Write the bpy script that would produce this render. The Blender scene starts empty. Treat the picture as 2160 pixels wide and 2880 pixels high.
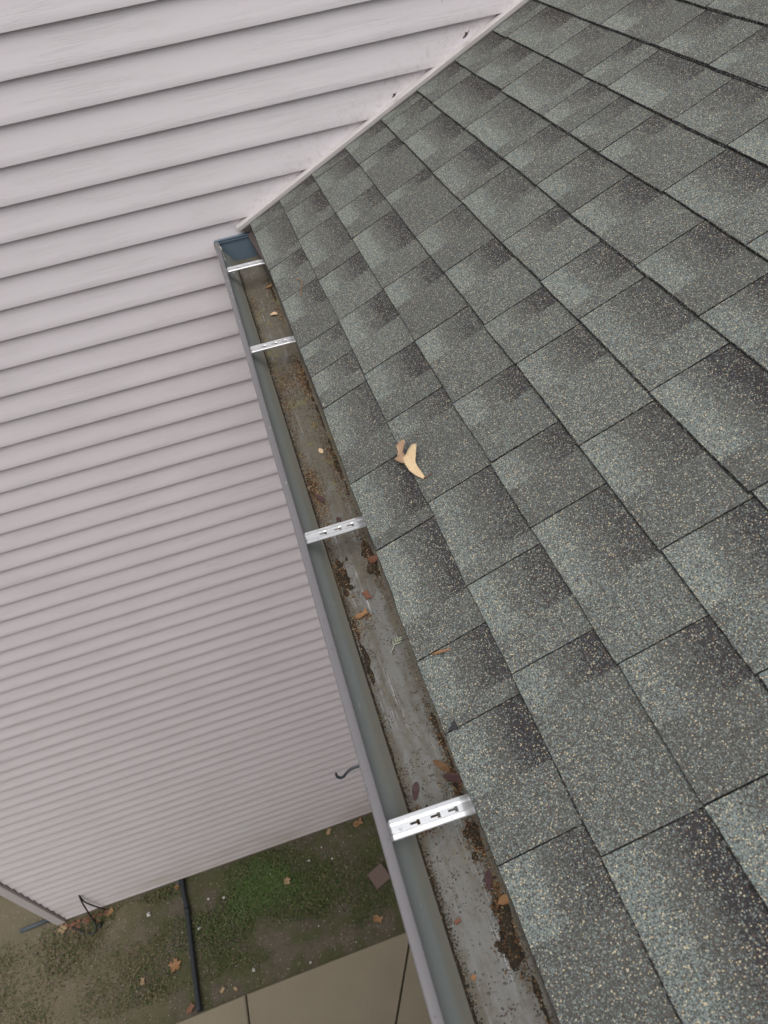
import bpy, bmesh, math, random
from mathutils import Vector, Matrix, noise as mnoise

random.seed(11)
rnd = random.random
def ru(a, b): return a + (b - a) * rnd()
SC = bpy.context.scene
COL = SC.collection

# ------------------------------------------------------------------ camera
cam_d = bpy.data.cameras.new('camera')
cam = bpy.data.objects.new('camera', cam_d)
COL.objects.link(cam)
CR = ((0.9513724, -0.2812364, -0.1256847), (-0.2888053, -0.6724084, -0.6815119), (0.1071545, 0.68467, -0.7209333))
CC = (-0.0912, -2.45819, 0.98675)
cam.matrix_world = Matrix(((CR[0][0], -CR[1][0], -CR[2][0], CC[0]),
                           (CR[0][1], -CR[1][1], -CR[2][1], CC[1]),
                           (CR[0][2], -CR[1][2], -CR[2][2], CC[2]),
                           (0, 0, 0, 1)))
cam_d.sensor_fit = 'HORIZONTAL'
cam_d.sensor_width = 36.0
cam_d.lens = 36.0 * 1936.33 / 2160.0
cam_d.clip_start = 0.05
cam_d.clip_end = 500.0
cam_d.dof.use_dof = True
cam_d.dof.focus_distance = 1.6
cam_d.dof.aperture_fstop = 10.0
SC.camera = cam

# ------------------------------------------------------------------ sky and sun (overcast)
SUN_EL, SUN_AZ = math.radians(66), math.radians(205)      # azimuth clockwise from +Y
w = bpy.data.worlds.new('World')
SC.world = w
w.use_nodes = True
wn = w.node_tree
wn.nodes.clear()
sky = wn.nodes.new('ShaderNodeTexSky')
sky.sky_type = 'NISHITA'
sky.sun_disc = False
sky.sun_elevation = SUN_EL
sky.sun_rotation = SUN_AZ
sky.air_density = 1.0
sky.dust_density = 4.0
hs = wn.nodes.new('ShaderNodeHueSaturation')
hs.inputs['Saturation'].default_value = 0.22
bg = wn.nodes.new('ShaderNodeBackground')
bg.inputs['Strength'].default_value = 0.12
wo = wn.nodes.new('ShaderNodeOutputWorld')
wn.links.new(sky.outputs[0], hs.inputs['Color'])
wn.links.new(hs.outputs[0], bg.inputs['Color'])
wn.links.new(bg.outputs[0], wo.inputs['Surface'])

sun_d = bpy.data.lights.new('sun', 'SUN')
sun_d.energy = 1.1
sun_d.angle = math.radians(70)
sun_d.color = (1.0, 0.985, 0.965)
sun = bpy.data.objects.new('sun', sun_d)
COL.objects.link(sun)
sd = Vector((math.sin(SUN_AZ) * math.cos(SUN_EL), math.cos(SUN_AZ) * math.cos(SUN_EL), math.sin(SUN_EL)))
sun.rotation_euler = sd.to_track_quat('Z', 'Y').to_euler()
sun.location = (0, 0, 8)

SC.view_settings.view_transform = 'Standard'
SC.view_settings.look = 'None'
SC.view_settings.gamma = 1.0
SC.view_settings.exposure = 0.44
SC.view_settings.use_curve_mapping = False

# ------------------------------------------------------------------ helpers
def tag(o, label=None, cat=None, group=None, kind=None):
    if label: o['label'] = label
    if cat: o['category'] = cat
    if group: o['group'] = group
    if kind: o['kind'] = kind
    return o

def empty(name, loc, label, cat, group=None):
    o = bpy.data.objects.new(name, None)
    COL.objects.link(o)
    o.location = loc
    o.empty_display_size = 0.05
    return tag(o, label, cat, group)

def mesh_obj(name, verts, faces, mats, parent=None, smooth=False, fmat=None, uvs=None, uv2=None):
    me = bpy.data.meshes.new(name)
    me.from_pydata([tuple(v) for v in verts], [], faces)
    if not isinstance(mats, (list, tuple)): mats = [mats]
    for m in mats: me.materials.append(m)
    if fmat: me.polygons.foreach_set('material_index', fmat)
    if uvs:
        for nm, src in (('UVMap', uvs), ('Info', uv2)):
            if src is None: continue
            L = me.uv_layers.new(name=nm)
            for lp in me.loops: L.data[lp.index].uv = src[lp.vertex_index]
    if smooth: me.polygons.foreach_set('use_smooth', [True] * len(me.polygons))
    me.update()
    o = bpy.data.objects.new(name, me)
    COL.objects.link(o)
    if parent:
        o.parent = parent
        o.matrix_parent_inverse = Matrix.Translation(parent.location).inverted()
    return o

def fix_normals(o):
    bm = bmesh.new(); bm.from_mesh(o.data)
    bmesh.ops.recalc_face_normals(bm, faces=bm.faces)
    bm.to_mesh(o.data); bm.free()
    return o

class MB:
    def __init__(s): s.v = []; s.f = []; s.m = []
    def quad(s, a, b, c, d, m=0):
        n = len(s.v); s.v += [a, b, c, d]; s.f.append((n, n+1, n+2, n+3)); s.m.append(m)
    def box(s, lo, hi, m=0):
        x0, y0, z0 = lo; x1, y1, z1 = hi; n = len(s.v)
        s.v += [(x0,y0,z0),(x1,y0,z0),(x1,y1,z0),(x0,y1,z0),(x0,y0,z1),(x1,y0,z1),(x1,y1,z1),(x0,y1,z1)]
        for f in ((0,3,2,1),(4,5,6,7),(0,1,5,4),(1,2,6,5),(2,3,7,6),(3,0,4,7)):
            s.f.append(tuple(n+i for i in f)); s.m.append(m)
    def tube(s, pts, r, seg=10, m=0, radii=None):
        pts = [Vector(p) for p in pts]; n0 = len(s.v); k = len(pts)
        up = Vector((0.13, 0.31, 0.94)); prev = None
        for i, p in enumerate(pts):
            d = (pts[min(i+1, k-1)] - pts[max(i-1, 0)]).normalized()
            if prev is None:
                a = d.cross(up)
                if a.length < 1e-3: a = d.cross(Vector((1, 0, 0)))
            else: a = prev - d * prev.dot(d)
            a.normalize(); prev = a; b = d.cross(a)
            rr = radii[i] if radii else r
            for j in range(seg):
                t = 2*math.pi*j/seg
                s.v.append(tuple(p + a*rr*math.cos(t) + b*rr*math.sin(t)))
        for i in range(k-1):
            for j in range(seg):
                j2 = (j+1) % seg
                s.f.append((n0+i*seg+j, n0+i*seg+j2, n0+(i+1)*seg+j2, n0+(i+1)*seg+j)); s.m.append(m)
        s.f.append(tuple(n0+j for j in range(seg))[::-1]); s.m.append(m)
        s.f.append(tuple(n0+(k-1)*seg+j for j in range(seg))); s.m.append(m)
    def build(s, name, mats, parent=None, smooth=False):
        return mesh_obj(name, s.v, s.f, mats, parent, smooth, s.m)

def spline(pts, n=8):
    P = [Vector(p) for p in pts]; P = [P[0]*2-P[1]] + P + [P[-1]*2-P[-2]]; out = []
    for i in range(1, len(P)-2):
        for k in range(n):
            t = k/n; a, b, c, d = P[i-1], P[i], P[i+1], P[i+2]
            out.append(0.5*((2*b)+(c-a)*t+(2*a-5*b+4*c-d)*t*t+(3*b-a-3*c+d)*t**3))
    out.append(P[-2]); return out

# ------------------------------------------------------------------ node helper
class NT:
    def __init__(s, name):
        s.mat = bpy.data.materials.new(name); s.mat.use_nodes = True
        s.t = s.mat.node_tree; s.t.nodes.clear()
        s.out = s.t.nodes.new('ShaderNodeOutputMaterial')
        s.b = s.t.nodes.new('ShaderNodeBsdfPrincipled')
        s.t.links.new(s.b.outputs[0], s.out.inputs[0])
    def n(s, ty, **kw):
        nd = s.t.nodes.new('ShaderNode' + ty)
        for k, v in kw.items():
            if k in nd.inputs.keys() if hasattr(nd.inputs, 'keys') else False: pass
            setattr(nd, k, v)
        return nd
    def put(s, sock, v):
        if hasattr(v, 'is_linked') or isinstance(v, bpy.types.NodeSocket): s.t.links.new(v, sock)
        else:
            if hasattr(sock.default_value, '__len__') and hasattr(v, '__len__') and len(sock.default_value) == 4 and len(v) == 3: v = (*v, 1)
            sock.default_value = v
    def math(s, op, a, b=0.0, c=None, clamp=False):
        nd = s.n('Math', operation=op, use_clamp=clamp); s.put(nd.inputs[0], a); s.put(nd.inputs[1], b)
        if c is not None: s.put(nd.inputs[2], c)
        return nd.outputs[0]
    def mix(s, f, a, b, ty='MIX'):
        nd = s.n('MixRGB', blend_type=ty); s.put(nd.inputs[0], f); s.put(nd.inputs[1], a); s.put(nd.inputs[2], b)
        return nd.outputs[0]
    def step(s, x, a, b, lo=0.0, hi=1.0):
        nd = s.n('MapRange', interpolation_type='SMOOTHSTEP'); s.put(nd.inputs[0], x)
        for i, v in enumerate((a, b, lo, hi)): s.put(nd.inputs[i+1], v)
        return nd.outputs[0]
    def pos(s): return s.n('NewGeometry').outputs['Position']
    def mapped(s, vec, scale=(1,1,1), rot=(0,0,0), loc=(0,0,0)):
        nd = s.n('Mapping'); s.put(nd.inputs[0], vec); nd.inputs['Scale'].default_value = scale
        nd.inputs['Rotation'].default_value = rot; nd.inputs['Location'].default_value = loc
        return nd.outputs[0]
    def noise(s, vec, scale, detail=3, rough=.55, dist=0.0, color=False):
        nd = s.n('TexNoise'); s.put(nd.inputs['Vector'], vec); s.put(nd.inputs['Scale'], scale)
        nd.inputs['Detail'].default_value = detail; nd.inputs['Roughness'].default_value = rough; nd.inputs['Distortion'].default_value = dist
        return nd.outputs[1 if color else 0]
    def voro(s, vec, scale, feature='F1', rand=1.0):
        nd = s.n('TexVoronoi', feature=feature); s.put(nd.inputs['Vector'], vec); nd.inputs['Scale'].default_value = scale
        nd.inputs['Randomness'].default_value = rand
        return nd
    def sep(s, v):
        nd = s.n('SeparateXYZ'); s.put(nd.inputs[0], v); return nd.outputs
    def bump(s, h, strength=.5, dist=.002, nrm=None):
        nd = s.n('Bump'); nd.inputs['Strength'].default_value = strength; nd.inputs['Distance'].default_value = dist
        s.put(nd.inputs['Height'], h)
        if nrm is not None: s.put(nd.inputs['Normal'], nrm)
        return nd.outputs[0]
    def set(s, **kw):
        for k, v in kw.items(): s.put(s.b.inputs[{'color':'Base Color','rough':'Roughness','metal':'Metallic','normal':'Normal','spec':'Specular IOR Level'}[k]], v)
        return s.mat

# ------------------------------------------------------------------ materials
def mat_siding():
    t = NT('vinyl_siding'); p = t.pos()
    oi = t.n('ObjectInfo').outputs['Random']
    off = t.n('CombineXYZ'); t.put(off.inputs[0], t.math('MULTIPLY', oi, 37.0)); t.put(off.inputs[2], t.math('MULTIPLY', oi, 11.0))
    pv = t.n('VectorMath', operation='ADD'); t.put(pv.inputs[0], p); t.put(pv.inputs[1], off.outputs[0])
    warp = t.noise(t.mapped(pv.outputs[0], (5, 5, 16)), 1.0, 2, color=True)
    wv = t.n('VectorMath', operation='MULTIPLY_ADD'); t.put(wv.inputs[0], warp); wv.inputs[1].default_value = (0, 0, 0.016); t.put(wv.inputs[2], pv.outputs[0])
    g1 = t.noise(t.mapped(wv.outputs[0], (2.2, 2.2, 170)), 1.0, 4, .65)
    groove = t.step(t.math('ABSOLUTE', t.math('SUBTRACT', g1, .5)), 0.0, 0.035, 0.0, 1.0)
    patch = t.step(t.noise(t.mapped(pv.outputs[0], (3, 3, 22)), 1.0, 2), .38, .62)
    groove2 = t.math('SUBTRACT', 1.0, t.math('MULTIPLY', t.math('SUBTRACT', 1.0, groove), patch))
    fine = t.noise(t.mapped(pv.outputs[0], (9, 9, 330)), 1.0, 2)
    h = t.math('ADD', t.math('MULTIPLY', groove2, .8), t.math('MULTIPLY', fine, .25))
    big = t.noise(p, 1.7, 3)
    col = t.mix(big, (.620, .578, .592), (.660, .618, .631))
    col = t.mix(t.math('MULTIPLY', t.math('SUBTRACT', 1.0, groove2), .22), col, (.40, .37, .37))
    # fly specks and mildew dots
    v = t.voro(t.mapped(p, (1, .01, 1)), 9.0)
    dot = t.math('MULTIPLY', t.step(v.outputs['Distance'], .010, .035, 1.0, 0.0), t.step(t.sep(v.outputs['Color'])[0], .45, .5))
    col = t.mix(t.math('MULTIPLY', dot, .45), col, (.22, .19, .19))
    # grime washed onto the wall by the roof edge, patchy
    x, y, z = t.sep(p)
    rline = t.math('SUBTRACT', z, t.math('MULTIPLY', x, .445))
    near = t.math('MULTIPLY', t.step(rline, .03, .17, 1.0, 0.0), t.step(x, -.02, .05))
    gn = t.step(t.noise(p, 55, 4, .7), .5, .66)
    col = t.mix(t.math('MULTIPLY', t.math('MULTIPLY', near, gn), .28), col, (.36, .30, .25))
    # green-brown film on the lowest boards
    low = t.math('MULTIPLY', t.step(z, -5.32, -4.7, 1.0, 0.0), t.step(t.noise(t.mapped(p, (2, 2, 6)), 1.0, 4), .35, .65))
    col = t.mix(t.math('MULTIPLY', low, .45), col, (.42, .34, .25))
    return t.set(color=col, rough=.52, spec=.35, normal=t.bump(h, .35, .0012))

def mat_shingle():
    t = NT('asphalt_granules'); p = t.pos()
    uv = t.n('UVMap', uv_map='UVMap').outputs[0]; inf = t.n('UVMap', uv_map='Info').outputs[0]
    u, v, _ = t.sep(uv); ub, kk, _ = t.sep(inf)
    oi = t.n('ObjectInfo').outputs['Random']
    n1 = t.math('SUBTRACT', t.noise(p, 60, 4, .7), .5)
    n2 = t.math('SUBTRACT', t.noise(p, 16, 3, .6), .5)
    uu = t.math('ADD', u, t.math('MULTIPLY', n1, .05))
    vv = t.math('ADD', v, t.math('ADD', t.math('MULTIPLY', n1, .20), t.math('MULTIPLY', n2, .30)))
    first = t.step(t.math('SUBTRACT', uu, ub), -.008, .008, 1.0, 0.0)
    lightA = t.math('MULTIPLY', first, t.step(vv, .20, .52, 1.0, .12))
    darkA = t.math('MULTIPLY', first, t.step(vv, .50, .86))
    second = t.math('SUBTRACT', 1.0, first)
    r2 = t.math('FRACT', t.math('MULTIPLY', oi, 7.31))
    r3 = t.math('FRACT', t.math('MULTIPLY', oi, 23.7))
    lightB = t.math('MULTIPLY', second, t.math('MULTIPLY', t.math('ADD', .06, t.math('MULTIPLY', r2, .46)), t.step(vv, .2, 1.1, 1.0, .75)))
    L = t.math('ADD', t.math('MULTIPLY', lightA, t.math('ADD', .65, t.math('MULTIPLY', r3, .5))), lightB)
    L = t.math('ADD', L, t.math('MULTIPLY', n2, .25), clamp=True)
    D = t.math('MULTIPLY', darkA, t.math('ADD', .45, t.math('MULTIPLY', t.math('FRACT', t.math('MULTIPLY', oi, 51.3)), .55)))
    # granules
    vo = t.voro(p, 740.0)
    cr, cg, cb = t.sep(vo.outputs['Color'])
    base = t.mix(cb, (.043, .0425, .039), (.112, .110, .100))
    base = t.mix(t.math('LESS_THAN', cg, t.math('MULTIPLY', D, 1.15)), base, t.mix(cb, (.022, .020, .021), (.052, .048, .049)))
    pl = t.math('SUBTRACT', t.math('ADD', .12, t.math('MULTIPLY', L, .50)), t.math('MULTIPLY', D, .10))
    isl = t.math('LESS_THAN', cr, pl)
    lcol = t.mix(cb, (.112, .138, .130), (.245, .278, .262))
    col = t.mix(isl, base, lcol)
    pt = t.math('ADD', .032, t.math('MULTIPLY', L, .070))
    vo2 = t.voro(p, 620.0)
    er, eg, eb = t.sep(vo2.outputs['Color'])
    ist = t.math('MULTIPLY', t.math('LESS_THAN', er, pt), t.math('LESS_THAN', vo2.outputs['Distance'], .62))
    tcol = t.mix(eb, (.36, .29, .17), (.62, .54, .38))
    col = t.mix(ist, col, tcol)
    rust = t.math('MULTIPLY', t.math('GREATER_THAN', eg, .965), t.math('LESS_THAN', vo2.outputs['Distance'], .5))
    col = t.mix(rust, col, (.13, .07, .05))
    h = t.math('ADD', t.math('SUBTRACT', 1.0, vo.outputs['Distance']), t.math('MULTIPLY', cg, .8))
    nrm = t.bump(h, .55, .0011)
    nrm = t.bump(t.noise(p, 22, 3), .25, .004, nrm)
    return t.set(color=col, rough=.88, spec=.25, normal=nrm)

def mat_shingle_edge():
    t = NT('asphalt_cut_edge'); p = t.pos()
    vo = t.voro(p, 380.0); c = t.sep(vo.outputs['Color'])
    col = t.mix(t.math('GREATER_THAN', c[0], .82), t.mix(c[1], (.012, .012, .012), (.045, .043, .042)), (.15, .15, .14))
    return t.set(color=col, rough=.9, spec=.2, normal=t.bump(c[2], .7, .0015))

def mat_gutter_in(dirt):
    t = NT('weathered_gutter_metal' if dirt else 'gutter_inner_face'); p = t.pos()
    st = t.noise(t.mapped(p, (160, 3.0, 160)), 1.0, 4, .6, .3)
    big = t.noise(t.mapped(p, (14, 6, 14)), 1.0, 4, .6)
    if dirt:
        x, y, z = t.sep(p)
        far = t.step(y, -1.85, -1.15)
        edge = t.math('ADD', t.step(x, -.055, -.072), t.step(x, -.004, .018))
        col = t.mix(st, (.125, .121, .112), (.205, .204, .197))
        s2 = t.noise(t.mapped(p, (300, 7.0, 300), rot=(0, 0, .05)), 1.0, 4, .6, .2)
        gate = t.step(t.noise(t.mapped(p, (40, 5, 40)), 1.0, 3), .45, .6)
        col = t.mix(t.math('MULTIPLY', t.math('MULTIPLY', t.step(s2, .54, .60), gate), .85), col, (.40, .41, .41))
        s3 = t.noise(t.mapped(p, (260, 5.0, 260), loc=(4, 0, 0), rot=(0, 0, .05)), 1.0, 4, .6, .3)
        col = t.mix(t.math('MULTIPLY', t.math('MULTIPLY', t.step(s3, .55, .62), gate), .75), col, (.065, .060, .050))
        fn = t.math('ADD', t.math('MULTIPLY', t.noise(t.mapped(p, (1, .35, 1)), 34, 5, .7), .7), t.math('MULTIPLY', t.noise(p, 110, 4, .75), .3))
        film = t.step(t.math('ADD', fn, t.math('ADD', t.math('MULTIPLY', far, .13), t.math('MULTIPLY', edge, .13))), .43, .64)
        col = t.mix(t.math('MULTIPLY', film, .80), col, t.mix(t.noise(p, 60, 3), (.120, .100, .062), (.078, .070, .056)))
        moss = t.step(t.math('ADD', t.noise(t.mapped(p, (1, .6, 1), loc=(3, 1, 0)), 26, 5, .7), t.math('MULTIPLY', far, .07)), .60, .74)
        col = t.mix(t.math('MULTIPLY', moss, .55), col, (.20, .17, .055))
        vo = t.voro(p, 330.0); c = t.sep(vo.outputs['Color'])
        den = t.math('ADD', .012, t.math('MULTIPLY', t.step(t.math('ADD', t.noise(p, 30, 4, .7), t.math('MULTIPLY', edge, .1)), .46, .66), .5))
        sp = t.math('MULTIPLY', t.math('LESS_THAN', c[0], den), t.math('LESS_THAN', vo.outputs['Distance'], .5))
        col = t.mix(t.math('MULTIPLY', sp, .9), col, t.mix(c[1], (.020, .018, .016), (.085, .06, .035)))
        return t.set(color=col, rough=.62, spec=.3, normal=t.bump(t.math('ADD', st, t.math('MULTIPLY', sp, 1.2)), .35, .0012))
    col = t.mix(big, (.180, .202, .194), (.230, .248, .236))
    x, y, z = t.sep(p)
    stain = t.math('MULTIPLY', t.step(t.math('ADD', z, t.math('MULTIPLY', t.math('SUBTRACT', big, .5), .07)), -.100, -.075, 1.0, 0.0), .7)
    col = t.mix(stain, col, (.250, .236, .188))
    sc = t.noise(t.mapped(p, (90, 14, 90), rot=(0, 0, .35)), 1.0, 3, .6, .6)
    col = t.mix(t.math('MULTIPLY', t.step(sc, .68, .72), .5), col, (.45, .44, .40))
    return t.set(color=col, rough=.5, spec=.35, normal=t.bump(big, .15, .004))

def mat_paint(name, ca, cb, rough=.45, scale=30, chip=None, bump=.08, spec=.4, metal=0.0, stretch=(1,1,1)):
    t = NT(name); p = t.pos(); q = t.mapped(p, stretch)
    n = t.noise(q, scale, 4, .6)
    col = t.mix(n, ca, cb)
    if chip:
        vo = t.voro(p, 70.0); c = t.sep(vo.outputs['Color'])
        m = t.math('MULTIPLY', t.math('GREATER_THAN', c[0], .80), t.math('LESS_THAN', vo.outputs['Distance'], .13))
        col = t.mix(m, col, chip)
    return t.set(color=col, rough=rough, spec=spec, metal=metal, normal=t.bump(n, bump, .003))

def mat_alu():
    t = NT('mill_aluminium'); p = t.pos()
    n = t.noise(t.mapped(p, (3, 600, 30)), 1.0, 3, .6)
    d = t.noise(p, 90, 3)
    col = t.mix(t.step(d, .62, .75), (.93, .935, .94), (.70, .70, .70))
    return t.set(color=col, metal=.85, rough=t.math('ADD', .22, t.math('MULTIPLY', n, .15)), normal=t.bump(n, .12, .0006))

def mat_ground():
    t = NT('bare_lawn_soil'); p = t.pos(); x, y, z = t.sep(p)
    a = t.noise(p, 3.2, 5, .6); b = t.noise(p, 26, 4, .7); c = t.noise(p, 120, 3, .7)
    col = t.mix(a, (.075, .064, .050), (.145, .122, .092))
    col = t.mix(t.step(t.noise(t.mapped(p, (1,1,1), loc=(7,2,0)), 5, 4, .65), .38, .60), col, (.078, .080, .040))
    col = t.mix(t.math('MULTIPLY', t.step(b, .5, .7), .55), col, (.055, .046, .034))
    pale = t.math('MULTIPLY', t.step(t.math('ADD', x, t.math('MULTIPLY', t.math('SUBTRACT', a, .5), 2.0)), -2.0, -3.3), 1.0)
    col = t.mix(t.math('MULTIPLY', pale, .62), col, (.19, .155, .105))
    vo = t.voro(p, 90.0); cc = t.sep(vo.outputs['Color'])
    col = t.mix(t.math('MULTIPLY', t.math('GREATER_THAN', cc[0], .955), t.math('LESS_THAN', vo.outputs['Distance'], .4)), col, (.27, .24, .20))
    return t.set(color=col, rough=.95, spec=.15, normal=t.bump(t.math('ADD', b, c), .7, .02))

def mat_concrete():
    t = NT('walkway_concrete'); p = t.pos()
    a = t.noise(p, 2.5, 5, .6); b = t.noise(p, 60, 4, .7)
    col = t.mix(a, (.165, .140, .098), (.235, .205, .150))
    col = t.mix(t.math('MULTIPLY', t.step(b, .5, .75), .4), col, (.16, .135, .10))
    return t.set(color=col, rough=.9, spec=.2, normal=t.bump(b, .3, .003))

def mat_leaf(name, ca, cb, vein):
    t = NT(name); p = t.pos()
    n = t.noise(p, 45, 4, .6); m = t.noise(p, 260, 3)
    col = t.mix(n, ca, cb); col = t.mix(t.math('MULTIPLY', t.step(m, .55, .7), .4), col, vein)
    b = t.b; t.put(b.inputs['Subsurface Weight'], 0.0)
    return t.set(color=col, rough=.65, spec=.3, normal=t.bump(m, .4, .0008))

def mat_sludge():
    t = NT('wet_gutter_sludge'); p = t.pos()
    vo = t.voro(p, 520.0); c = t.sep(vo.outputs['Color'])
    col = t.mix(t.noise(p, 70, 4, .7), (.016, .013, .010), (.045, .034, .022))
    col = t.mix(t.math('GREATER_THAN', c[0], .80), col, t.mix(c[1], (.012, .011, .010), (.11, .075, .04)))
    col = t.mix(t.math('GREATER_THAN', c[2], .985), col, (.20, .15, .08))
    return t.set(color=col, rough=.8, spec=.2, normal=t.bump(c[1], .8, .002))

def mat_grass():
    t = NT('grass_blades'); p = t.pos()
    r = t.n('NewGeometry').outputs['Random Per Island']
    a = t.noise(p, 4.5, 3)
    col = t.mix(r, (.030, .048, .014), (.075, .100, .030))
    dry = t.mix(r, (.085, .072, .038), (.160, .132, .072))
    x, y, z = t.sep(p)
    left = t.step(x, -1.9, -2.4)
    col = t.mix(t.math('MULTIPLY', t.math('LESS_THAN', t.math('FRACT', t.math('MULTIPLY', r, 13.7)), t.math('ADD', .22, t.math('MULTIPLY', left, .40))), 1.0), col, dry)
    dist = t.math('SQRT', t.math('ADD', t.math('POWER', t.math('MULTIPLY', t.math('ADD', x, 1.38), 1.0), 2.0), t.math('POWER', t.math('MULTIPLY', t.math('ADD', y, .28), 1.5), 2.0)))
    lush = t.step(t.math('ADD', dist, t.math('MULTIPLY', t.math('SUBTRACT', t.noise(p, 6, 4, .7), .5), .9)), .48, .05)
    col = t.mix(t.math('MULTIPLY', lush, .6), col, t.mix(r, (.030, .066, .012), (.070, .125, .028)))
    return t.set(color=col, rough=.7, spec=.25)

M = dict(
    siding=mat_siding(), shingle=mat_shingle(), edge=mat_shingle_edge(),
    gbot=mat_gutter_in(True), gside=mat_gutter_in(False),
    lip=mat_paint('taupe_gutter_paint', (.135, .127, .132), (.172, .163, .170), .42, 12, chip=(.42, .41, .40), stretch=(3, .4, 3)),
    brown=mat_paint('brown_drip_edge_paint', (.060, .048, .045), (.082, .068, .062), .45, 20),
    blue=mat_paint('blue_grey_coating', (.095, .135, .175), (.130, .172, .215), .33, 25, spec=.5),
    alu=mat_alu(),
    trim=mat_paint('trim_vinyl', (.42, .39, .38), (.50, .465, .455), .5, 18, chip=(.25, .2, .16), stretch=(2, 2, 2)),
    dark=mat_paint('dark_gap', (.012, .011, .010), (.03, .026, .022), .8, 40),
    grime=mat_paint('channel_grime', (.06, .043, .03), (.11, .08, .055), .9, 60),
    felt=mat_paint('roof_underlayment', (.010, .010, .010), (.022, .021, .02), .9, 50),
    soil=mat_ground(), concrete=mat_concrete(), grass=mat_grass(),
    pipe=mat_paint('black_plastic_pipe', (.014, .017, .020), (.026, .030, .034), .6, 40, spec=.3),
    bluepipe=mat_paint('blue_grey_pipe', (.045, .055, .062), (.065, .075, .082), .7, 40),
    cable=mat_paint('black_cable_jacket', (.012, .013, .013), (.022, .022, .022), .5, 40),
    hook=mat_paint('blue_black_iron', (.030, .042, .052), (.045, .058, .07), .45, 60, spec=.5),
    brick=mat_paint('rust_brown_paver', (.10, .070, .058), (.145, .10, .085), .9, 60, bump=.4),
    sealant=mat_paint('dried_sealant', (.36, .35, .31), (.5, .48, .42), .55, 80),
    tan=mat_leaf('tan_dry_leaf', (.48, .34, .19), (.64, .49, .31), (.36, .22, .11)),
    shadetan=mat_leaf('shaded_ground_leaf', (.24, .16, .085), (.34, .24, .14), (.15, .09, .05)),  # darker copy of tan for ground leaves, the yard's shade put into the colour
    browntan=mat_leaf('brown_tan_leaf', (.30, .19, .12), (.40, .27, .17), (.22, .13, .08)),
    pale=mat_leaf('pale_dry_leaf', (.52, .36, .22), (.62, .46, .30), (.40, .26, .14)),
    orange=mat_leaf('orange_brown_leaf', (.20, .10, .045), (.30, .165, .075), (.12, .06, .03)),
    rust=mat_leaf('rust_leaf', (.13, .058, .038), (.20, .090, .055), (.08, .04, .028)),
    maroon=mat_leaf('dark_maroon_seed', (.050, .026, .026), (.085, .045, .042), (.03, .015, .015)),
    bark=mat_leaf('brown_debris', (.10, .055, .025), (.19, .10, .045), (.05, .03, .015)),
    straw=mat_leaf('straw_debris', (.24, .18, .10), (.36, .28, .17), (.16, .11, .06)),
    sludge=mat_sludge(),
    black=mat_leaf('black_grit', (.012, .011, .010), (.03, .027, .024), (.05, .045, .04)),
    sage=mat_leaf('grey_green_lichen', (.34, .37, .27), (.45, .48, .36), (.28, .30, .2)),
    white=mat_paint('white_chip', (.36, .36, .33), (.50, .50, .47), .6, 60),
    tar=mat_paint('black_shingle_scrap', (.02, .02, .024), (.035, .035, .04), .8, 90),
)

# ------------------------------------------------------------------ constants of the place
TH = 0.41867                     # roof pitch
CT, ST = math.cos(TH), math.sin(TH)
def RP(s, y, n=0.0):             # roof coordinates: up the slope, along the eave, off the surface
    return (s*CT - n*ST, y, s*ST + n*CT)
EXP = .1437
GZ = -.0295                      # gutter lip height
GB = -.1145                      # gutter floor height
ZB = -5.3045                     # foot of the siding
ZG = -5.36                       # soil
XC = -3.068                      # inner edge of corner post
BE = .10535                      # siding exposure
Z0 = .65328
YEND = -4.2                      # where roof and gutter stop, behind the camera

# ------------------------------------------------------------------ ground
def ground():
    N = 46; v = []; f = []
    def axis(c, r):
        out = []
        for i in range(-N, N+1):
            t = i/N; out.append(c + r*(abs(t)**3.2)*(1 if t > 0 else -1) + t*2.6)
        return out
    xs, ys = axis(-2.0, 90), axis(-.6, 90)
    for yy in ys:
        for xx in xs:
            h = mnoise.noise(Vector((xx*2.1, yy*2.1, 0)))*.010 + mnoise.noise(Vector((xx*9, yy*9, 3)))*.004
            if yy < -.9: h = min(h, 0) - .012
            v.append((xx, yy, ZG + h - .004))
    k = 2*N+1
    for j in range(k-1):
        for i in range(k-1): f.append((j*k+i, j*k+i+1, (j+1)*k+i+1, (j+1)*k+i))
    o = mesh_obj('ground', v, f, M['soil'], smooth=True)
    tag(o, kind='structure')
ground()

walk = tag(mesh_obj('walkway', [(-6.5,-1.03,ZG-.05),(.14,-1.0,ZG-.05),(.14,-2.6,ZG-.05),(-6.5,-2.6,ZG-.05)], [(0,1,2,3)], M['soil']), kind='structure')
def slab(poly, z1=ZG+.012, z0=ZG-.06):
    cx = sum(p[0] for p in poly)/len(poly); cy = sum(p[1] for p in poly)/len(poly)
    ins = []
    for (x, y) in poly:
        d = Vector((cx-x, cy-y)).normalized()*.012; ins.append((x+d.x, y+d.y))
    n = len(poly); v = [(x, y, z0) for x, y in poly] + [(x, y, z1-.008) for x, y in poly] + [(x, y, z1) for x, y in ins]
    f = [tuple(range(2*n, 3*n))]
    for i in range(n):
        j = (i+1) % n
        f += [(i, j, n+j, n+i), (n+i, n+j, 2*n+j, 2*n+i)]
    fix_normals(mesh_obj('concrete_slab', v, f, M['concrete'], walk))
slab([(-6.4,-1.06),(-3.2,-1.045),(-3.2,-2.55),(-6.4,-2.55)])
slab([(-3.19,-1.045),(-1.642,-1.0),(-1.648,-2.55),(-3.19,-2.55)])
slab([(-1.630,-1.0),(-.284,-.982),(-.290,-1.03),(-1.130,-2.55),(-1.636,-2.55)])
slab([(-.270,-.982),(.13,-.97),(.13,-2.55),(-1.115,-2.55),(-.276,-1.03)])

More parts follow.
